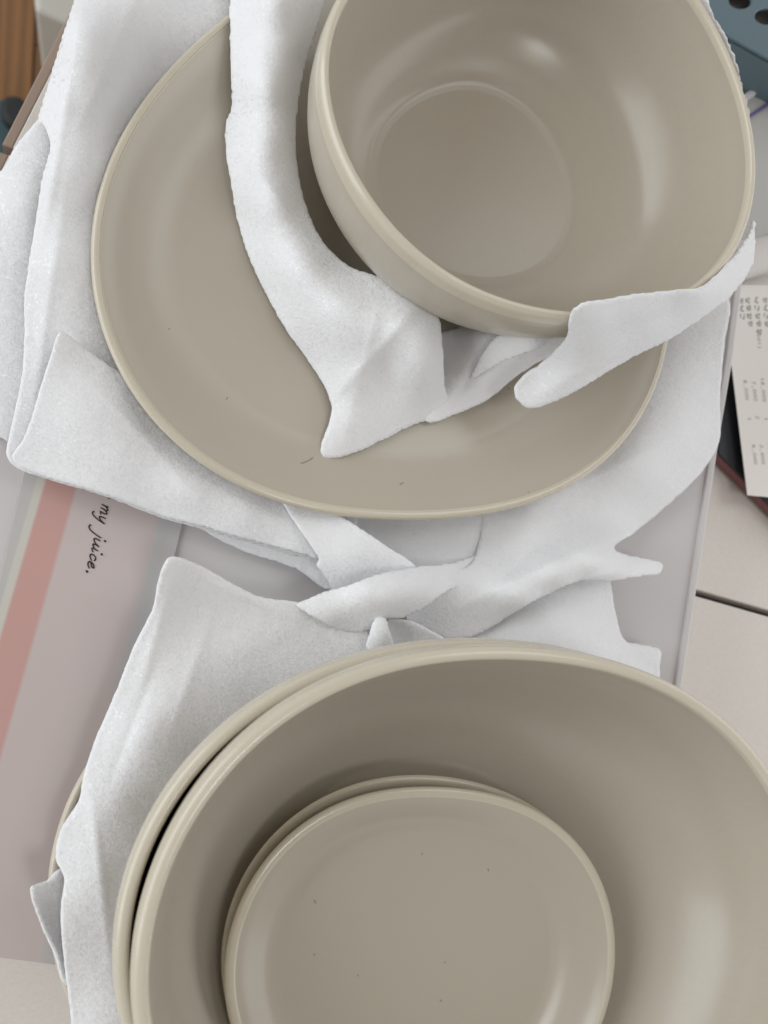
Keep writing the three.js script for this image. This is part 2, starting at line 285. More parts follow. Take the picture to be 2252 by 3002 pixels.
  for (const side of [1, -1]) for (let i = 0; i < m; i++) {
    if (side < 0 && verts[i][2] === 0) { map2.push(i); continue; }
    if (side < 0) map2.push(pos.length / 3);
    const q = Math.min(1, verts[i][2] / (pxT * 0.6)), h = (t / 2) * Math.sqrt(Math.max(0, 1 - (1 - q) ** 2)), p = mid[i].clone().addScaledVector(N[i], side * h);
    pos.push(p.x, p.y, p.z); uv.push(p.dot(tu) / FOAM_TILE, p.dot(tv) / FOAM_TILE);
  }
  const idx = [];
  for (const [a, b, c] of tris) { idx.push(a, c, b); idx.push(map2[a], map2[b], map2[c]); }
  const g = new THREE.BufferGeometry();
  g.setAttribute('position', new THREE.Float32BufferAttribute(pos, 3)); g.setAttribute('uv', new THREE.Float32BufferAttribute(uv, 2)); g.setIndex(idx); g.computeVertexNormals();
  return g;
}
function foam(name, label, parts) {
  const m = mesh(name, mergeGeometries(parts), foamMat);
  tag(m, label, 'foam sheet');
  return finish(m);
}

// A: the sheet under the large plate, folded at the left
foam('foam_sheet', 'white packing foam sheet folded under the left side of the large plate', [
  sheet([[236, -80], [217, 0], [185, 105], [156, 200], [133, 280], [114, 346], [130, 372], [148, 421], [125, 520], [102, 665], [80, 800], [71, 882], [72, 968], [64, 1104], [40, 1220], [22, 1300], [18, 1330], [41, 1366], [136, 1404], [305, 1454], [475, 1519], [611, 1556], [781, 1604], [903, 1634], [1000, 1600], [1050, 1500], [900, 1350], [700, 1150], [560, 900], [520, 600], [640, 250], [800, 0], [840, -80]],
    [[217, 0, 0.088], [156, 200, 0.082], [116, 340, 0.079], [238, 60, 0.1], [205, 190, 0.096], [172, 300, 0.089], [330, 60, 0.096], [480, 0, 0.090], [700, -60, 0.090], [300, 260, 0.092], [440, 180, 0.083], [146, 421, 0.086], [230, 480, 0.092], [320, 400, 0.084], [102, 665, 0.083], [180, 740, 0.090], [262, 640, 0.083], [71, 882, 0.080], [200, 930, 0.083], [280, 1000, 0.080], [18, 1330, 0.068], [64, 1104, 0.076], [475, 1519, 0.070], [380, 1300, 0.074], [781, 1604, 0.070], [620, 1440, 0.073], [900, 1634, 0.072], [600, 800, 0.0655], [700, 1150, 0.0655], [560, 500, 0.0655], [900, 1400, 0.0655]], { seedZ: 2.1, folds: [[250, -40, 120, 760, 0.003, 26], [200, 500, 90, 1250, 0.0016, 24], [420, -60, 210, 420, 0.0016, 30]] }),
  sheet([[176, 972], [150, 1040], [125, 1115], [95, 1215], [66, 1292], [34, 1340], [60, 1368], [136, 1400], [305, 1449], [475, 1513], [611, 1549], [781, 1597], [900, 1628], [940, 1640], [1000, 1560], [880, 1420], [640, 1280], [450, 1150], [345, 1085], [250, 1020]],
    [[176, 972, 0.089], [125, 1115, 0.085], [34, 1340, 0.074], [136, 1400, 0.074], [250, 1200, 0.086], [250, 1020, 0.084], [475, 1513, 0.074], [350, 1330, 0.083], [450, 1250, 0.078], [611, 1549, 0.075], [560, 1430, 0.081], [781, 1597, 0.075], [720, 1500, 0.0795], [940, 1640, 0.078], [880, 1540, 0.078], [640, 1280, 0.069], [880, 1420, 0.069]], { seedZ: 4.6, folds: [[60, 1350, 700, 1590, 0.0012, 30], [200, 1050, 620, 1500, 0.0012, 36]] }),
  sheet([[-80, 530], [0, 505], [41, 436], [100, 362], [135, 322], [165, 285], [240, 280], [260, 420], [230, 600], [180, 900], [120, 1200], [60, 1310], [0, 1282], [-80, 1262]],
    [[-80, 530, 0.066], [41, 436, 0.075], [135, 320, 0.082], [250, 400, 0.078], [80, 600, 0.078], [20, 700, 0.072], [60, 900, 0.068], [-80, 900, 0.064], [150, 900, 0.068], [0, 1282, 0.0625], [60, 1300, 0.0625], [160, 600, 0.075], [70, 500, 0.077]], { seedZ: 6.2 }),
  sheet([[560, 1530], [611, 1564], [660, 1592], [747, 1628], [820, 1650], [882, 1676], [930, 1712], [964, 1731], [1020, 1725], [990, 1650], [903, 1600], [781, 1560], [650, 1500]],
    [[600, 1560, 0.066], [747, 1628, 0.066], [882, 1676, 0.068], [964, 1731, 0.07], [990, 1650, 0.074], [781, 1560, 0.07], [880, 1630, 0.071]], { seedZ: 9.3 }),
  sheet([[805, 1440], [830, 1480], [870, 1540], [905, 1592], [935, 1640], [928, 1655], [955, 1692], [985, 1738], [1040, 1735], [1126, 1712], [1230, 1690], [1215, 1655], [1130, 1598], [1060, 1550], [984, 1500], [930, 1470], [860, 1440]],
    [[815, 1456, 0.078], [870, 1540, 0.082], [935, 1640, 0.084], [985, 1738, 0.080], [984, 1504, 0.083], [1060, 1550, 0.088], [1130, 1598, 0.090], [1215, 1655, 0.091], [1030, 1640, 0.088], [1126, 1700, 0.086], [900, 1490, 0.0795]], { seedZ: 11.3 }),
]);

// C: the sheet that comes out under the plate at lower right
foam('foam_sheet_001', 'white foam sheet with a pointed torn corner, under the lower right of the large plate', [
  sheet([[880, 1430], [1000, 1420], [1200, 1420], [1540, 1420], [1560, 1520], [1530, 1620], [1440, 1700], [1250, 1710], [1100, 1660], [960, 1560]],
    [[900, 1440, 0.064], [1200, 1440, 0.063], [1540, 1440, 0.064], [1540, 1600, 0.066], [1120, 1580, 0.068], [1300, 1580, 0.068], [1200, 1680, 0.077], [1330, 1690, 0.078], [1420, 1600, 0.0692], [1420, 1520, 0.0664]], { seedZ: 13.3 }),
  sheet([[1405, 1380], [1414, 1519], [1403, 1595], [1381, 1653], [1327, 1675], [1280, 1715], [1235, 1775], [1190, 1812], [1250, 1850], [1330, 1878], [1420, 1850], [1500, 1800], [1600, 1745], [1700, 1703], [1784, 1704], [1873, 1691], [1935, 1681], [1941, 1653], [1859, 1632], [1808, 1615], [1800, 1604], [1859, 1563], [1940, 1496], [2042, 1402], [2095, 1328], [2110, 1288], [2112, 1150], [2125, 1000], [2138, 880], [2050, 780], [1850, 900], [1700, 1150], [1500, 1300]],
    [[1414, 1519, 0.0668], [1403, 1595, 0.071], [1381, 1645, 0.0775], [1300, 1700, 0.083], [1190, 1812, 0.076], [1330, 1878, 0.076], [1420, 1850, 0.077], [1500, 1800, 0.081], [1600, 1745, 0.084], [1700, 1703, 0.083], [1530, 1755, 0.094], [1640, 1690, 0.097], [1740, 1645, 0.094], [1800, 1612, 0.084], [1873, 1660, 0.086], [1935, 1667, 0.088], [1520, 1660, 0.082], [1620, 1600, 0.078], [1740, 1560, 0.075], [1859, 1563, 0.070], [1940, 1496, 0.070], [2042, 1402, 0.071], [2100, 1310, 0.073], [2110, 1150, 0.079], [2125, 1000, 0.084], [2000, 1250, 0.082], [1900, 1400, 0.079], [1560, 1540, 0.077], [1430, 1760, 0.083], [1380, 1800, 0.078], [1850, 900, 0.065], [1700, 1150, 0.0655], [1500, 1330, 0.0655], [2050, 780, 0.084], [2020, 1050, 0.082]], { seedZ: 15.3, folds: [[1300, 1800, 1830, 1560, 0.0025, 22], [1420, 1760, 1620, 1560, -0.0014, 24], [1650, 1720, 1930, 1640, 0.002, 16], [1560, 1480, 2080, 1240, 0.0014, 40]] }),
  sheet([[1330, 1900], [1400, 1850], [1500, 1780], [1650, 1700], [1784, 1690], [1791, 1714], [1805, 1796], [1832, 1877], [1880, 1890], [1937, 1905], [1934, 1950], [1930, 1995], [1850, 2010], [1600, 1980], [1400, 1950]],
    [[1400, 1850, 0.072], [1500, 1790, 0.075], [1650, 1710, 0.076], [1784, 1700, 0.074], [1805, 1796, 0.070], [1832, 1877, 0.073], [1937, 1905, 0.078], [1930, 1990, 0.08], [1600, 1850, 0.083], [1700, 1780, 0.078], [1600, 1980, 0.082], [1400, 1950, 0.08], [1750, 1900, 0.082]], { seedZ: 17.3 }),
]);

// E: the sheet between the lower plate and the nested bowls
foam('foam_sheet_002', 'white foam sheet under the nested bowls, its upper left corner standing up', [
  sheet([[502, 1631], [577, 1653], [665, 1701], [760, 1748], [882, 1765], [960, 1780], [1060, 1830], [1100, 1880], [1160, 1890], [1300, 1960], [1350, 2200], [1200, 2600], [700, 3100], [225, 3130], [210, 3013], [206, 2959], [195, 2877], [186, 2800], [178, 2700], [180, 2640], [188, 2572], [163, 2515], [183, 2423], [229, 2350], [244, 2280], [278, 2171], [339, 2029], [390, 1900], [448, 1782], [461, 1714], [484, 1648]],
    [[502, 1631, 0.112], [577, 1653, 0.106], [665, 1701, 0.1], [760, 1748, 0.095], [882, 1765, 0.092], [960, 1780, 0.09], [1080, 1860, 0.09], [461, 1714, 0.106], [560, 1750, 0.098], [640, 1830, 0.092], [448, 1782, 0.1], [390, 1900, 0.094], [500, 1950, 0.094], [339, 2029, 0.09], [278, 2171, 0.089], [420, 2150, 0.096], [700, 1950, 0.09], [900, 1880, 0.09], [244, 2280, 0.090], [330, 2350, 0.095], [165, 2515, 0.092], [260, 2600, 0.098], [178, 2640, 0.097], [178, 2720, 0.097], [230, 2900, 0.092], [210, 3013, 0.09], [225, 3130, 0.09], [340, 2500, 0.094], [300, 2750, 0.094], [290, 3000, 0.093], [500, 2400, 0.085], [600, 2200, 0.086], [800, 2050, 0.084], [1200, 2000, 0.083], [1100, 2400, 0.0815], [700, 2900, 0.0815]], { seedZ: 21.3, folds: [[520, 1640, 400, 2060, 0.0025, 34], [560, 1680, 900, 1830, 0.002, 26], [260, 2250, 330, 2900, 0.0022, 34], [480, 1900, 300, 2350, -0.0016, 30], [640, 1740, 480, 2200, 0.0014, 30]] }),
  sheet([[90, 2600], [136, 2581], [175, 2545], [215, 2540], [230, 2650], [220, 2800], [200, 2890], [183, 2877], [163, 2809], [122, 2714], [95, 2640]],
    [[90, 2600, 0.094], [136, 2581, 0.093], [190, 2550, 0.090], [215, 2650, 0.0875], [160, 2650, 0.0875], [122, 2714, 0.092], [163, 2809, 0.092], [183, 2877, 0.091], [210, 2800, 0.0875], [95, 2640, 0.094], [165, 2720, 0.088]], { seedZ: 23.3, wrinkle: 0.5 }),
  sheet([[870, 1772], [905, 1755], [958, 1732], [1019, 1717], [1103, 1685], [1220, 1662], [1320, 1650], [1420, 1618], [1520, 1585], [1500, 1625], [1400, 1690], [1298, 1742], [1244, 1782], [1175, 1813], [1120, 1818], [1075, 1850], [1010, 1850], [930, 1815]],
    [[870, 1772, 0.093], [958, 1732, 0.094], [1019, 1717, 0.097], [1103, 1685, 0.099], [1200, 1668, 0.094], [1310, 1660, 0.084], [1370, 1640, 0.076], [1420, 1620, 0.072], [1520, 1590, 0.069], [1490, 1630, 0.071], [1400, 1685, 0.076], [1310, 1730, 0.0865], [1060, 1740, 0.104], [1160, 1730, 0.103], [1240, 1725, 0.098], [1244, 1782, 0.090], [1175, 1813, 0.093], [1090, 1830, 0.095], [1070, 1790, 0.098], [960, 1790, 0.097], [1010, 1850, 0.090], [1060, 1700, 0.1]], { seedZ: 25.3 }),
  sheet([[1112, 1806], [1132, 1815], [1142, 1850], [1150, 1895], [1110, 1910], [1075, 1900], [1084, 1855], [1096, 1818]],
    [[1112, 1810, 0.098], [1142, 1850, 0.097], [1150, 1895, 0.094], [1080, 1890, 0.092], [1115, 1850, 0.104], [1115, 1890, 0.1], [1090, 1830, 0.096]], { seedZ: 27.3, rag: 1.5 }),
  sheet([[1140, 1816], [1175, 1815], [1210, 1822], [1248, 1840], [1300, 1868], [1330, 1890], [1250, 1900], [1140, 1900], [1135, 1850]],
    [[1140, 1816, 0.09], [1210, 1822, 0.094], [1248, 1840, 0.094], [1330, 1890, 0.092], [1180, 1860, 0.086], [1140, 1900, 0.086], [1240, 1880, 0.089]], { seedZ: 29.3, rag: 1.5 }),
]);

// W: the wrap round the deep bowl
foam('foam_wrap', 'white foam wrapped round the deep bowl, with a folded flap at its right', [
  sheet([[680, -90], [675, 0], [675, 156], [679, 319], [663, 358], [662, 434], [679, 543], [699, 652], [733, 760], [781, 862], [842, 971], [903, 1056], [957, 1144], [972, 1199], [960, 1253], [940, 1310], [946, 1338], [971, 1345], [1059, 1321], [1126, 1289], [1228, 1239], [1300, 1222], [1312, 1180], [1305, 1130], [1299, 1031], [1291, 951], [1273, 893], [1240, 852], [1200, 834], [1150, 818], [1085, 803], [1020, 778], [958, 724], [912, 642], [882, 545], [868, 435], [872, 320], [893, 200], [935, 60], [965, -90]],
    [[675, 0, 0.094], [675, 156, 0.091], [679, 319, 0.087], [662, 400, 0.085], [699, 652, 0.0825], [781, 862, 0.0825], [903, 1056, 0.0825], [965, 1180, 0.0825], [943, 1320, 0.082], [1059, 1321, 0.082], [1126, 1289, 0.082], [1228, 1239, 0.0825], [1300, 1222, 0.0825], [1310, 1180, 0.086], [800, 0, 0.118], [790, 250, 0.116], [770, 420, 0.110], [800, 600, 0.108], [880, 780, 0.109], [990, 900, 0.112], [1050, 1000, 0.107], [1040, 1120, 0.094], [1010, 1240, 0.0875], [1180, 920, 0.117], [1240, 980, 0.117], [1255, 1090, 0.108], [1190, 1180, 0.090], [1130, 1060, 0.099], [1150, 1150, 0.0905], [900, 0, 0.108], [868, 150, 0.106], [852, 300, 0.105], [862, 440, 0.102], [890, 565, 0.099], [945, 670, 0.098], [1015, 755, 0.100], [1120, 815, 0.107], [945, 20, 0.098], [893, 200, 0.098], [1290, 951, 0.112], [1305, 1110, 0.094], [1270, 893, 0.110], [1200, 830, 0.108]], { seedZ: 31.3, folds: [[1240, 880, 950, 1200, 0.0035, 34], [690, 420, 860, 640, 0.0016, 30], [1120, 860, 1000, 1320, 0.0014, 26], [780, 120, 700, 560, 0.0014, 30]] }),
  sheet([[1250, 1236], [1350, 1209], [1431, 1171], [1506, 1110], [1574, 1065], [1605, 1048], [1680, 985], [1700, 920], [1640, 915], [1500, 905], [1430, 922], [1385, 938], [1340, 962], [1290, 975], [1255, 1010]],
    [[1250, 1236, 0.0835], [1330, 960, 0.083], [1315, 1060, 0.0845], [1318, 1150, 0.0875], [1300, 1215, 0.086], [1400, 950, 0.094], [1430, 1010, 0.100], [1400, 1080, 0.092], [1350, 1209, 0.084], [1431, 1171, 0.085], [1506, 1110, 0.087], [1574, 1065, 0.09], [1605, 1048, 0.094], [1680, 985, 0.105], [1700, 920, 0.105], [1500, 960, 0.103], [1520, 1040, 0.099], [1500, 900, 0.09], [1290, 975, 0.083], [1600, 990, 0.103]], { seedZ: 33.3, folds: [[1380, 1150, 1560, 940, 0.002, 24], [1320, 1190, 1480, 960, -0.002, 22]] }),
  sheet([[1631, 984], [1622, 968], [1595, 960], [1540, 961], [1490, 968], [1440, 1000], [1400, 1060], [1380, 1110], [1420, 1090], [1480, 1058], [1540, 1036], [1600, 1010]],
    [[1630, 985, 0.120], [1595, 962, 0.120], [1540, 961, 0.116], [1480, 975, 0.110], [1440, 1005, 0.105], [1400, 1060, 0.096], [1380, 1110, 0.090], [1420, 1090, 0.096], [1480, 1058, 0.106], [1540, 1036, 0.112], [1600, 1010, 0.118], [1550, 995, 0.118]], { seedZ: 35.3, wrinkle: 0.5 }),
  sheet([[1689, 899], [1715, 885], [1737, 882], [1800, 872], [1873, 861], [1960, 852], [2056, 840], [2110, 795], [2164, 730], [2195, 680], [2210, 640], [2214, 679], [2207, 774], [2187, 812], [2140, 870], [2090, 910], [1974, 988], [1839, 1056], [1737, 1117], [1642, 1171], [1587, 1192], [1547, 1195], [1518, 1175], [1507, 1142], [1530, 1104], [1588, 1063], [1640, 1015], [1662, 985], [1667, 940], [1675, 915]],
    [[1689, 900, 0.166], [1800, 872, 0.168], [1960, 852, 0.168], [2056, 842, 0.166], [2110, 795, 0.158], [2164, 733, 0.153], [2205, 655, 0.150], [2207, 774, 0.138], [2187, 812, 0.138], [2090, 910, 0.135], [1974, 988, 0.132], [1839, 1056, 0.128], [1737, 1117, 0.124], [1642, 1171, 0.119], [1547, 1195, 0.113], [1507, 1142, 0.114], [1588, 1063, 0.122], [1662, 970, 0.15], [1750, 1000, 0.150], [1900, 930, 0.158], [2050, 880, 0.156], [1640, 1110, 0.126], [1760, 930, 0.162]], { seedZ: 37.3, rag: 3, folds: [[1560, 1170, 1980, 930, 0.002, 24], [1700, 1010, 2120, 850, -0.0012, 22]] }),
  sheet([[2030, -90], [2062, -30], [2076, 0], [2092, 45], [2126, 102], [2146, 154], [2160, 192], [2178, 265], [2196, 345], [2190, 380], [2140, 300], [2080, 160], [2020, 60], [1980, -90]],
    [[2076, 0, 0.152], [2126, 102, 0.152], [2160, 192, 0.151], [2196, 345, 0.148], [2140, 300, 0.135], [2080, 160, 0.135], [2020, 60, 0.135], [2000, -60, 0.135]], { seedZ: 39.3, rag: 6, wrinkle: 0.4 }),
]);

// ---------------------------------------------------------------- frosted box with printed panel
const V2 = (p) => new THREE.Vector2(p.x, -p.z);
function slab(px, y, thick, bevel = 0.001) {           // an outline at height y, extruded downwards
  const s = new THREE.Shape(px.map(([a, b]) => V2(at(a, b, y))));
  const g = new THREE.ExtrudeGeometry(s, { depth: thick - 2 * bevel, bevelEnabled: bevel > 0, bevelThickness: bevel, bevelSize: bevel, bevelOffset: -bevel, bevelSegments: 3, curveSegments: 24 });
  g.rotateX(-Math.PI / 2); g.translate(0, y - thick + bevel, 0);
  return g;
}
const boxMat = new THREE.MeshPhysicalMaterial({ color: new THREE.Color(0.61, 0.585, 0.59), roughness: 0.5, bumpMap: dataTexture(256, () => rnd()), bumpScale: 0.00004 });
const edgeMat = new THREE.MeshPhysicalMaterial({ color: new THREE.Color(0.62, 0.6, 0.6), roughness: 0.35 });
const box = group('storage_box');
mesh('body', slab([[-420, 700], [2195, 700], [2148, 1040], [2101, 1321], [2013, 1900], [1905, 2600], [1500, 2900], [163, 2830], [0, 2811], [-420, 2760]], BOX, 0.055, 0.002), boxMat, box);
mesh('edge_strip', slab([[2190, 730], [2152, 1040], [2105, 1321], [2018, 1900], [1940, 2400], [1918, 2400], [1996, 1900], [2083, 1321], [2130, 1040], [2168, 730]], BOX + 0.0016, 0.004, 0.0012), edgeMat, box);
// the printed panel: one film whose stripes, seen through frosted plastic, have soft edges
{
  const y = BOX + 0.0016, o = at(127, 1410, y), e = at(18, 1787, y).sub(o).normalize(), n = new THREE.Vector3(e.z, 0, -e.x);
  const across = (px, py) => at(px, py, y).sub(o).dot(n), sg = Math.sign(across(300, 1500)) || 1, far = sg * across(540, 1531) + 0.02, W0 = -0.02;
  const stops = [[W0, [190, 188, 186]], [-0.0032, [190, 188, 186]], [-0.0022, [203, 200, 193]], [0.0002, [203, 200, 193]], [sg * across(138, 1412), [198, 157, 151]], [sg * across(216, 1437), [198, 157, 151]], [sg * across(228, 1437), [198, 186, 184]], [sg * across(452, 1531), [198, 186, 184]], [sg * across(478, 1531), [184, 184, 184]], [sg * across(494, 1531), [184, 184, 184]], [sg * across(520, 1531), [190, 186, 189]], [far, [190, 186, 189]]];
  const cv = document.createElement('canvas'); cv.width = 2048; cv.height = 8;
  const g = cv.getContext('2d'), lg = g.createLinearGradient(0, 0, 2048, 0);
  for (const [d, c] of stops) lg.addColorStop(Math.min(1, Math.max(0, (d - W0) / (far - W0))), `rgb(${c})`);
  g.fillStyle = lg; g.fillRect(0, 0, 2048, 8);
  const t = new THREE.CanvasTexture(cv); t.colorSpace = THREE.SRGBColorSpace;
  const geo = slab([[90, 1290], [545, 1500], [470, 1800], [330, 2300], [215, 2836], [0, 2808], [-320, 2775], [-130, 2230], [-20, 1787]], y, 0.0012, 0.0003), p = geo.attributes.position, uv = new Float32Array(p.count * 2), q = new THREE.Vector3();
  for (let i = 0; i < p.count; i++) { q.fromBufferAttribute(p, i).sub(o); uv[2 * i] = (sg * q.dot(n) - W0) / (far - W0); uv[2 * i + 1] = 0.5; }
  geo.setAttribute('uv', new THREE.BufferAttribute(uv, 2));
  mesh('printed_panel', geo, new THREE.MeshPhysicalMaterial({ map: t, roughness: 0.42 }), box);
}
// lettering, drawn in a small cursive hand
{
  const W = 1024, Hc = 256, cv = document.createElement('canvas'); cv.width = W; cv.height = Hc;
  const g = cv.getContext('2d'); g.clearRect(0, 0, W, Hc); g.strokeStyle = 'rgb(46,20,28)'; g.fillStyle = g.strokeStyle; g.lineCap = g.lineJoin = 'round'; g.lineWidth = 12;
  g.setTransform(1, 0, -0.32, 1, 60, 0);
  const S = (d) => g.stroke(new Path2D(d)), B = 150;
  S(`M20 108 q28 -14 32 6 q2 20 -20 36 q-10 8 -24 0`);
  let x = 128;
  S(`M${x} 104 q10 4 4 46 M${x + 4} 128 q22 -44 34 -20 q4 12 -2 42 M${x + 36} 128 q22 -44 34 -20 q6 16 -2 36 q0 14 20 0`);
  x = 236;
  S(`M${x} 104 q-4 40 10 44 q20 0 34 -42 M${x + 46} 102 q-4 60 -22 92 q-16 22 -34 6`);
  x = 372;
  S(`M${x + 40} 104 q-6 60 -22 92 q-20 24 -42 4`); g.beginPath(); g.arc(x + 50, 66, 10, 0, 7); g.fill();
  x = 440;
  S(`M${x} 106 q-8 44 12 44 q22 0 40 -42 M${x + 54} 106 q-10 40 4 44 q10 0 22 -12`);
  x = 532;
  S(`M${x} 106 q-10 40 4 44 q10 0 22 -12`); g.beginPath(); g.arc(x + 12, 68, 10, 0, 7); g.fill();
  x = 580;
  S(`M${x + 44} 112 q-26 -16 -40 10 q-10 30 18 30 q14 -2 30 -16`);
  x = 648;
  S(`M${x} 134 q44 -8 42 -24 q-8 -14 -34 6 q-20 34 14 38 q20 0 34 -16`);
  g.beginPath(); g.arc(742, 148, 11, 0, 7); g.fill();
  const t = new THREE.CanvasTexture(cv); t.colorSpace = THREE.SRGBColorSpace;
  // the line runs down the picture: start and end of its baseline, on the panel
  const y = BOX + 0.0019, a = at(306, 1452, y), b = at(251, 1690, y);
  const dir = b.clone().sub(a), L = dir.length(); dir.normalize();
  const upv = new THREE.Vector3(0, 1, 0).cross(dir).normalize();                      // towards the tops of the letters
  const full = (L * W) / 740, w = full, h = 1.12 * (full * Hc) / W;
  const pg = new THREE.PlaneGeometry(w, h), m = new THREE.Matrix4().makeBasis(dir, upv, dir.clone().cross(upv).normalize());
  pg.applyMatrix4(m); const c = a.clone().addScaledVector(dir, w / 2 - (60 / W) * w).addScaledVector(upv, h * (150 / Hc - 0.5)); pg.translate(c.x, c.y, c.z);
  mesh('lettering', pg, new THREE.MeshStandardMaterial({ map: t, transparent: true, roughness: 0.6, side: THREE.DoubleSide }), box);
}
tag(finish(box), 'pale grey plastic box with pink stripe and dark cursive print, under the tableware', 'box');

// ---------------------------------------------------------------- table: boards with dark joints, an edge band; the floor beyond
const tableMat = new THREE.MeshPhysicalMaterial({ color: new THREE.Color(0.80, 0.755, 0.705), roughness: 0.42, map: dataTexture(256, () => 0.965 + 0.035 * rnd(), true) });
const bandMat = new THREE.MeshPhysicalMaterial({ color: new THREE.Color(0.36, 0.27, 0.22), roughness: 0.5 });
const jointMat = new THREE.MeshStandardMaterial({ color: new THREE.Color(0.06, 0.035, 0.025), roughness: 0.8 });
const table = group('table');
{
  // u runs along the joints (to the right), v along the left edge (away from the viewer)
  const P0 = at(10, 424, 0), U = new THREE.Vector3(0.972, 0, 0.235).normalize(), E = new THREE.Vector3(0.3576, 0, -0.9339).normalize();
  const seamR = at(2042, 1738, 0), cr2 = (a, b) => a.x * b.z - a.z * b.x;
  const along = (p) => { const d = p.clone().sub(P0); return cr2(U, d) / cr2(U, E); };   // position of a point's joint along the edge
  const v0 = along(at(30, 442, 0)), v1 = along(seamR);
  const step = (v1 - v0), joints = [v0 - step, v0, v1, v1 + step], gap = 0.0042;
  const quad = (a0, a1, u0, u1) => [[a0, u0], [a0, u1], [a1, u1], [a1, u0]].map(([a, u]) => V2(P0.clone().addScaledVector(E, a).addScaledVector(U, u)));
  const ex = (pts, top, depth, bev) => { const g = new THREE.ExtrudeGeometry(new THREE.Shape(pts), { depth: depth - 2 * bev, bevelEnabled: bev > 0, bevelThickness: bev, bevelSize: bev, bevelOffset: -bev, bevelSegments: 3 }); g.rotateX(-Math.PI / 2); g.translate(0, top - depth + bev, 0); const p = g.attributes.position, uv = new Float32Array(p.count * 2); for (let i = 0; i < p.count; i++) { uv[2 * i] = p.getX(i) / 0.2; uv[2 * i + 1] = p.getZ(i) / 0.2; } g.setAttribute('uv', new THREE.BufferAttribute(uv, 2)); return g; };
  const list = [...joints].sort((a, b) => a - b);
  const cuts = [-1.4, ...list, 0.75];
  for (let i = 0; i < cuts.length - 1; i++) {
    mesh('board', ex(quad(cuts[i] + gap / 2, cuts[i + 1] - gap / 2, 0.0045, 1.4), 0, 0.018, 0.0008), tableMat, table);
    mesh('edge_band', ex(quad(cuts[i] + gap / 2, cuts[i + 1] - gap / 2, -0.0008, 0.0042), -0.0006, 0.018, 0.0008), bandMat, table);
  }
  mesh('frame', ex(quad(-1.4, 0.75, 0.006, 1.4), -0.0185, 0.03, 0), jointMat, table);
}
tag(finish(table), 'cream white table of wide boards with dark joints and brown edge band', 'table');

{
  const Y = -0.72, floor = group('floor'); tag(floor, 'warm brown wooden floor beyond the table edge', null, null, 'structure');
  const a = at(102, 130, Y), b = at(107, 30, Y), D = b.clone().sub(a).setY(0).normalize(), Nn = new THREE.Vector3(-D.z, 0, D.x);
  const woods = [0, 1, 2].map((k) => {
    const t = dataTexture(256, (u, v) => { const w = 0.5 + 0.5 * Math.sin((u * 9 + 0.9 * fbm(u * 3 + k * 5, v * 0.8, 3.3 + k)) * 6.28); const m = 0.78 + 0.16 * w + 0.06 * rnd(); return [0.60 * m, 0.43 * m, 0.27 * m]; }, true, 3);
    return new THREE.MeshPhysicalMaterial({ color: new THREE.Color(1.0 - 0.08 * k, 0.96 - 0.05 * k, 0.9), map: t, roughness: 0.38 });
  });
  const PW = 0.16, PL = 0.75;
  for (let i = -6; i <= 6; i++) for (let j = -4; j <= 3; j++) {
    const g = new THREE.BoxGeometry(PW - 0.0025, 0.012, PL - 0.002), m = mesh('plank', g, woods[(i * 7 + j * 5 + 100) % 3], floor);
    const off = (Math.abs(i) % 2) * PL * 0.5, c = a.clone().addScaledVector(Nn, (i + 0.5) * PW).addScaledVector(D, (j + 0.5) * PL + off);
    m.position.set(c.x, Y - 0.006, c.z); m.rotation.y = Math.atan2(D.x, D.z);
  }
  mesh('underlay', new THREE.BoxGeometry(5, 0.02, 5), jointMat, floor).position.set(a.x, Y - 0.023, a.z);
  finish(floor);
  // white case standing on the floor
  const cab = group('white_case');
  const pts = [[98, -140], [101, 0], [105, 22], [112, 30], [192, 66], [300, 110], [420, -140]], Yc = -0.52;
  mesh('body', slab(pts, Yc, 0.195, 0.006), new THREE.MeshPhysicalMaterial({ color: new THREE.Color(0.6, 0.58, 0.52), roughness: 0.5 }), cab);
  mesh('plinth', slab(pts.map(([x, y]) => [x + 6, y - 8]), -0.7155, 0.0045, 0), jointMat, cab);
  tag(finish(cab), 'corner of an off-white case standing on the brown floor at upper left', 'case');
  const sl = group('slipper');
  const oval = (cx, cy, rx, ry, n = 28) => Array.from({ length: n }, (_, i) => { const t = (i / n) * 6.2832; return [cx + rx * Math.cos(t) + 8 * Math.sin(t), cy + ry * Math.sin(t)]; });
  mesh('sole', slab(oval(4, 378, 50, 92), -0.69, 0.03, 0.006), new THREE.MeshStandardMaterial({ color: new THREE.Color(0.05, 0.10, 0.115), roughness: 0.7 }), sl);
  mesh('strap', slab(oval(44, 322, 46, 48), -0.665, 0.024, 0.008), new THREE.MeshStandardMaterial({ color: new THREE.Color(0.018, 0.02, 0.022), roughness: 0.6 }), sl);
  tag(finish(sl), 'black and dark teal slipper on the floor past the left table edge', 'slipper');
}

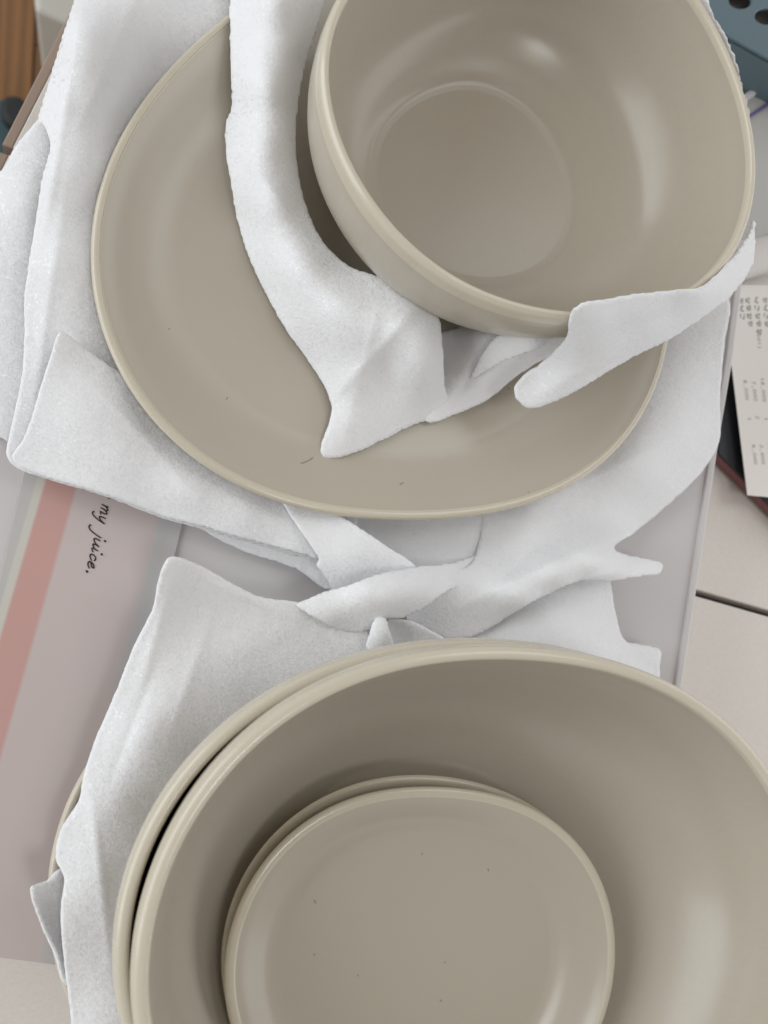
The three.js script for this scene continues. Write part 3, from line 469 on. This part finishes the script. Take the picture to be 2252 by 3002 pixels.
// ---------------------------------------------------------------- things on the table at the right
{
  const nb = group('notebook');
  const q = [[2107, 1330], [2252, 1476], [2420, 1640], [2640, 1240], [2400, 960], [2160, 900], [2120, 1100]];
  mesh('cover', slab(q, 0.012, 0.0105, 0.0006), new THREE.MeshPhysicalMaterial({ color: new THREE.Color(0.012, 0.014, 0.018), roughness: 0.45 }), nb);
  mesh('edging', slab([[2100, 1322], [2107, 1330], [2252, 1476], [2420, 1645], [2412, 1650], [2248, 1482], [2103, 1337], [2092, 1327]], 0.0108, 0.0085, 0.0012), new THREE.MeshPhysicalMaterial({ color: new THREE.Color(0.16, 0.055, 0.055), roughness: 0.4 }), nb);
  tag(finish(nb), 'black flat case with a dark red edge, half hidden under the paper receipt', 'case');

  // receipt: a curled slip of paper printed in columns
  const W = 512, H = 1024, cv = document.createElement('canvas'); cv.width = W; cv.height = H;
  const g = cv.getContext('2d'); g.fillStyle = 'rgb(236,232,228)'; g.fillRect(0, 0, W, H);
  const TL = [2116, 834], TR = [2330, 838], BL = [2191, 1452], BR = [2390, 1470];
  // the sheet is drawn with its long side down; the lines of print run down it
  const uvOf = (px, py) => { let u = 0.5, v = 0.5; for (let k = 0; k < 30; k++) { const X = (1 - v) * ((1 - u) * TL[0] + u * TR[0]) + v * ((1 - u) * BL[0] + u * BR[0]), Y = (1 - v) * ((1 - u) * TL[1] + u * TR[1]) + v * ((1 - u) * BL[1] + u * BR[1]); u += (px - X) / 210; v += (py - Y) / 625; } return [u * W, v * H]; };
  g.strokeStyle = g.fillStyle = 'rgb(88,86,88)';
  const runAt = (px, py, text, size) => { const [x, y] = uvOf(px, py); g.save(); g.translate(x, y); g.rotate(Math.PI / 2); g.font = `${size}px monospace`; g.textBaseline = 'middle'; g.fillText(text, 0, 0); g.restore(); };
  const J = [[0, 0, 1, 0, .5, 0, .5, .45, 0, .45, 1, .45], [0, 0, 0, .5, .8, .5], [0, 0, .8, 0, .8, .5], [0, .5, .4, 0, .8, .5], [.1, 0, .8, 0, .8, .5, .1, .5, .1, 0], [0, .2, .8, .2, .4, 0, .4, .6]];
  const syl = (px, py, k, s = 30) => {                                                  // a small block-shaped syllable, turned with the line
    const [x, y] = uvOf(px, py); g.save(); g.translate(x, y); g.rotate(Math.PI / 2); g.lineWidth = 4.2; g.scale(1, 1);
    const p = J[k % 6], q2 = J[(k * 5 + 3) % 6];
    g.beginPath(); for (let i = 0; i < p.length; i += 2) g[i ? 'lineTo' : 'moveTo'](p[i] * s * 0.62, -s * 0.5 + p[i + 1] * s * 0.8); g.stroke();
    g.beginPath(); g.moveTo(s * 0.78, -s * 0.5); g.lineTo(s * 0.78, s * 0.1); if (k % 2) { g.moveTo(s * 0.78, -s * 0.2); g.lineTo(s, -s * 0.2); } g.stroke();
    g.beginPath(); for (let i = 0; i < q2.length; i += 2) g[i ? 'lineTo' : 'moveTo'](s * 0.12 + q2[i] * s * 0.7, s * 0.16 + q2[i + 1] * s * 0.55); g.stroke(); g.restore();
  };
  let k = 0;
  for (const [x, y0, n] of [[2171, 874, 3], [2191, 872, 4], [2216, 872, 5], [2241, 872, 4], [2266, 874, 4]]) for (let i = 0; i < n; i++) syl(x + i * 2.4, y0 + i * 23, k++, 30);
  runAt(2222, 968, '(001)', 30); runAt(2184, 1113, '8,000', 33); runAt(2209, 1116, '7,000', 33); runAt(2234, 1106, '18,000', 33);
  runAt(2196, 1222, '1', 33); runAt(2220, 1218, '2', 33); runAt(2245, 1222, '1', 33); runAt(2209, 1302, '8,000', 33); runAt(2232, 1302, '2,000', 33); runAt(2256, 1296, '18,000', 33);
  const t = new THREE.CanvasTexture(cv); t.colorSpace = THREE.SRGBColorSpace;
  const nx = 14, ny = 40, pos = [], uv = [], idx = [];
  for (const s of [0, 1]) for (let j = 0; j <= ny; j++) for (let i = 0; i <= nx; i++) {
    const u = i / nx, v = j / ny, X = (1 - v) * ((1 - u) * TL[0] + u * TR[0]) + v * ((1 - u) * BL[0] + u * BR[0]), Y = (1 - v) * ((1 - u) * TL[1] + u * TR[1]) + v * ((1 - u) * BL[1] + u * BR[1]);
    const p = at(X, Y, 0.017 + 0.003 * Math.sin(v * 5) + 0.002 * u * u + 0.004 * (1 - u) * smooth(v, 0.5, 1) - s * 0.00015);
    pos.push(p.x, p.y, p.z); uv.push(u, 1 - v);
  }
  const o = (nx + 1) * (ny + 1);
  for (let j = 0; j < ny; j++) for (let i = 0; i < nx; i++) { const a = j * (nx + 1) + i, b = a + nx + 1; idx.push(a, b, a + 1, a + 1, b, b + 1, a + o, a + 1 + o, b + o, a + 1 + o, b + 1 + o, b + o); }
  const rg = new THREE.BufferGeometry(); rg.setAttribute('position', new THREE.Float32BufferAttribute(pos, 3)); rg.setAttribute('uv', new THREE.Float32BufferAttribute(uv, 2)); rg.setIndex(idx); rg.computeVertexNormals();
  tag(finish(mesh('receipt', rg, new THREE.MeshStandardMaterial({ map: t, roughness: 0.75, side: THREE.DoubleSide }))), 'white paper receipt with dark printed figures, at the right edge beside the box', 'receipt');

  // rolled paper just above the receipt
  const c1 = at(2120, 782, 0.014), c2 = at(2420, 700, 0.014);
  const rollGeo = (p, q) => { const g = new THREE.CylinderGeometry(0.0125, 0.0125, p.distanceTo(q), 28), d = q.clone().sub(p).normalize(); g.applyQuaternion(new THREE.Quaternion().setFromUnitVectors(new THREE.Vector3(0, 1, 0), d)); g.translate((p.x + q.x) / 2, (p.y + q.y) / 2, (p.z + q.z) / 2); return g; };
  const roll = mesh('paper_roll', rollGeo(c1, c2), new THREE.MeshStandardMaterial({ color: new THREE.Color(0.68, 0.65, 0.62), roughness: 0.6, side: THREE.DoubleSide }));
  tag(finish(roll), 'whitish rolled paper between the receipt and the zip bag', 'paper');

  const bag = group('zip_bag');
  mesh('film', slab([[2120, 320], [2181, 277], [2252, 226], [2420, 110], [2560, 600], [2252, 694], [2213, 711], [2150, 730], [2110, 500]], 0.02, 0.018, 0.004), new THREE.MeshPhysicalMaterial({ color: new THREE.Color(0.46, 0.455, 0.44), roughness: 0.4 }), bag);
  mesh('fold', slab([[2150, 300], [2181, 276], [2252, 226], [2400, 120], [2412, 140], [2252, 252], [2190, 296], [2160, 318]], 0.0235, 0.006, 0.002), edgeMat, bag);
  mesh('zip_line', slab([[2160, 360], [2203, 331], [2252, 299], [2420, 190], [2424, 202], [2252, 312], [2203, 344], [2165, 370]], 0.0215, 0.0025, 0.0008), new THREE.MeshPhysicalMaterial({ color: new THREE.Color(0.13, 0.11, 0.25), roughness: 0.4 }), bag);
  tag(finish(bag), 'pale grey plastic bag with a purple zip line, right of the deep bowl', 'bag');

  const lid = mesh('plastic_tray', slab([[2090, 60], [2140, 80], [2420, 160], [2420, 90], [2252, 214], [2181, 268], [2120, 310], [2060, 260]], 0.012, 0.01, 0.002), new THREE.MeshPhysicalMaterial({ color: new THREE.Color(0.26, 0.30, 0.30), roughness: 0.25 }));
  tag(finish(lid), 'grey-green plastic tray between the teal basket and the zip bag', 'tray');

  // teal basket, lying upside down: pierced top and walls
  const Yb = 0.05, bp = [[2040, -160], [2074, -10], [2108, 78], [2140, 108], [2252, 171], [2500, 300], [2700, -160]];
  const sh = new THREE.Shape(bp.map(([a, b]) => V2(at(a, b, Yb))));
  for (let i = -1; i <= 3; i++) for (let j = 0; j <= 1; j++) {
    const hx = 2172 + i * 76 + j * 40, hy = 2 + i * 46 - j * 70, pts = [];
    if (hx < 2120) continue;
    for (let n = 0; n < 24; n++) { const tt = (n / 24) * 6.2832; pts.push(V2(at(hx + 34 * Math.cos(tt), hy + 23 * Math.sin(tt), Yb))); }
    sh.holes.push(new THREE.Path(pts.reverse()));
  }
  const tg = new THREE.ExtrudeGeometry(sh, { depth: 0.001, bevelEnabled: true, bevelThickness: 0.0008, bevelSize: 0.0008, bevelOffset: -0.0008, bevelSegments: 2 }); tg.rotateX(-Math.PI / 2); tg.translate(0, Yb - 0.0018, 0);
  const teal = new THREE.MeshPhysicalMaterial({ color: new THREE.Color(0.11, 0.165, 0.195), roughness: 0.4 });
  const basket = group('plastic_basket'); mesh('pierced_base', tg, teal, basket);
  const walls = []; for (let i = 0; i < bp.length; i++) { const a = at(...bp[i], Yb), b = at(...bp[(i + 1) % bp.length], Yb), l = a.distanceTo(b), w = new THREE.BoxGeometry(l, Yb - 0.003, 0.002); w.rotateY(-Math.atan2(b.z - a.z, b.x - a.x)); w.translate((a.x + b.x) / 2, (Yb - 0.003) / 2 - 0.0005 + 0.0005, (a.z + b.z) / 2); walls.push(w); }
  mesh('side_wall', mergeGeometries(walls), teal, basket);
  tag(finish(basket), 'teal plastic basket with oval holes at the upper right corner', 'basket');
}

renderer.render(scene, camera);
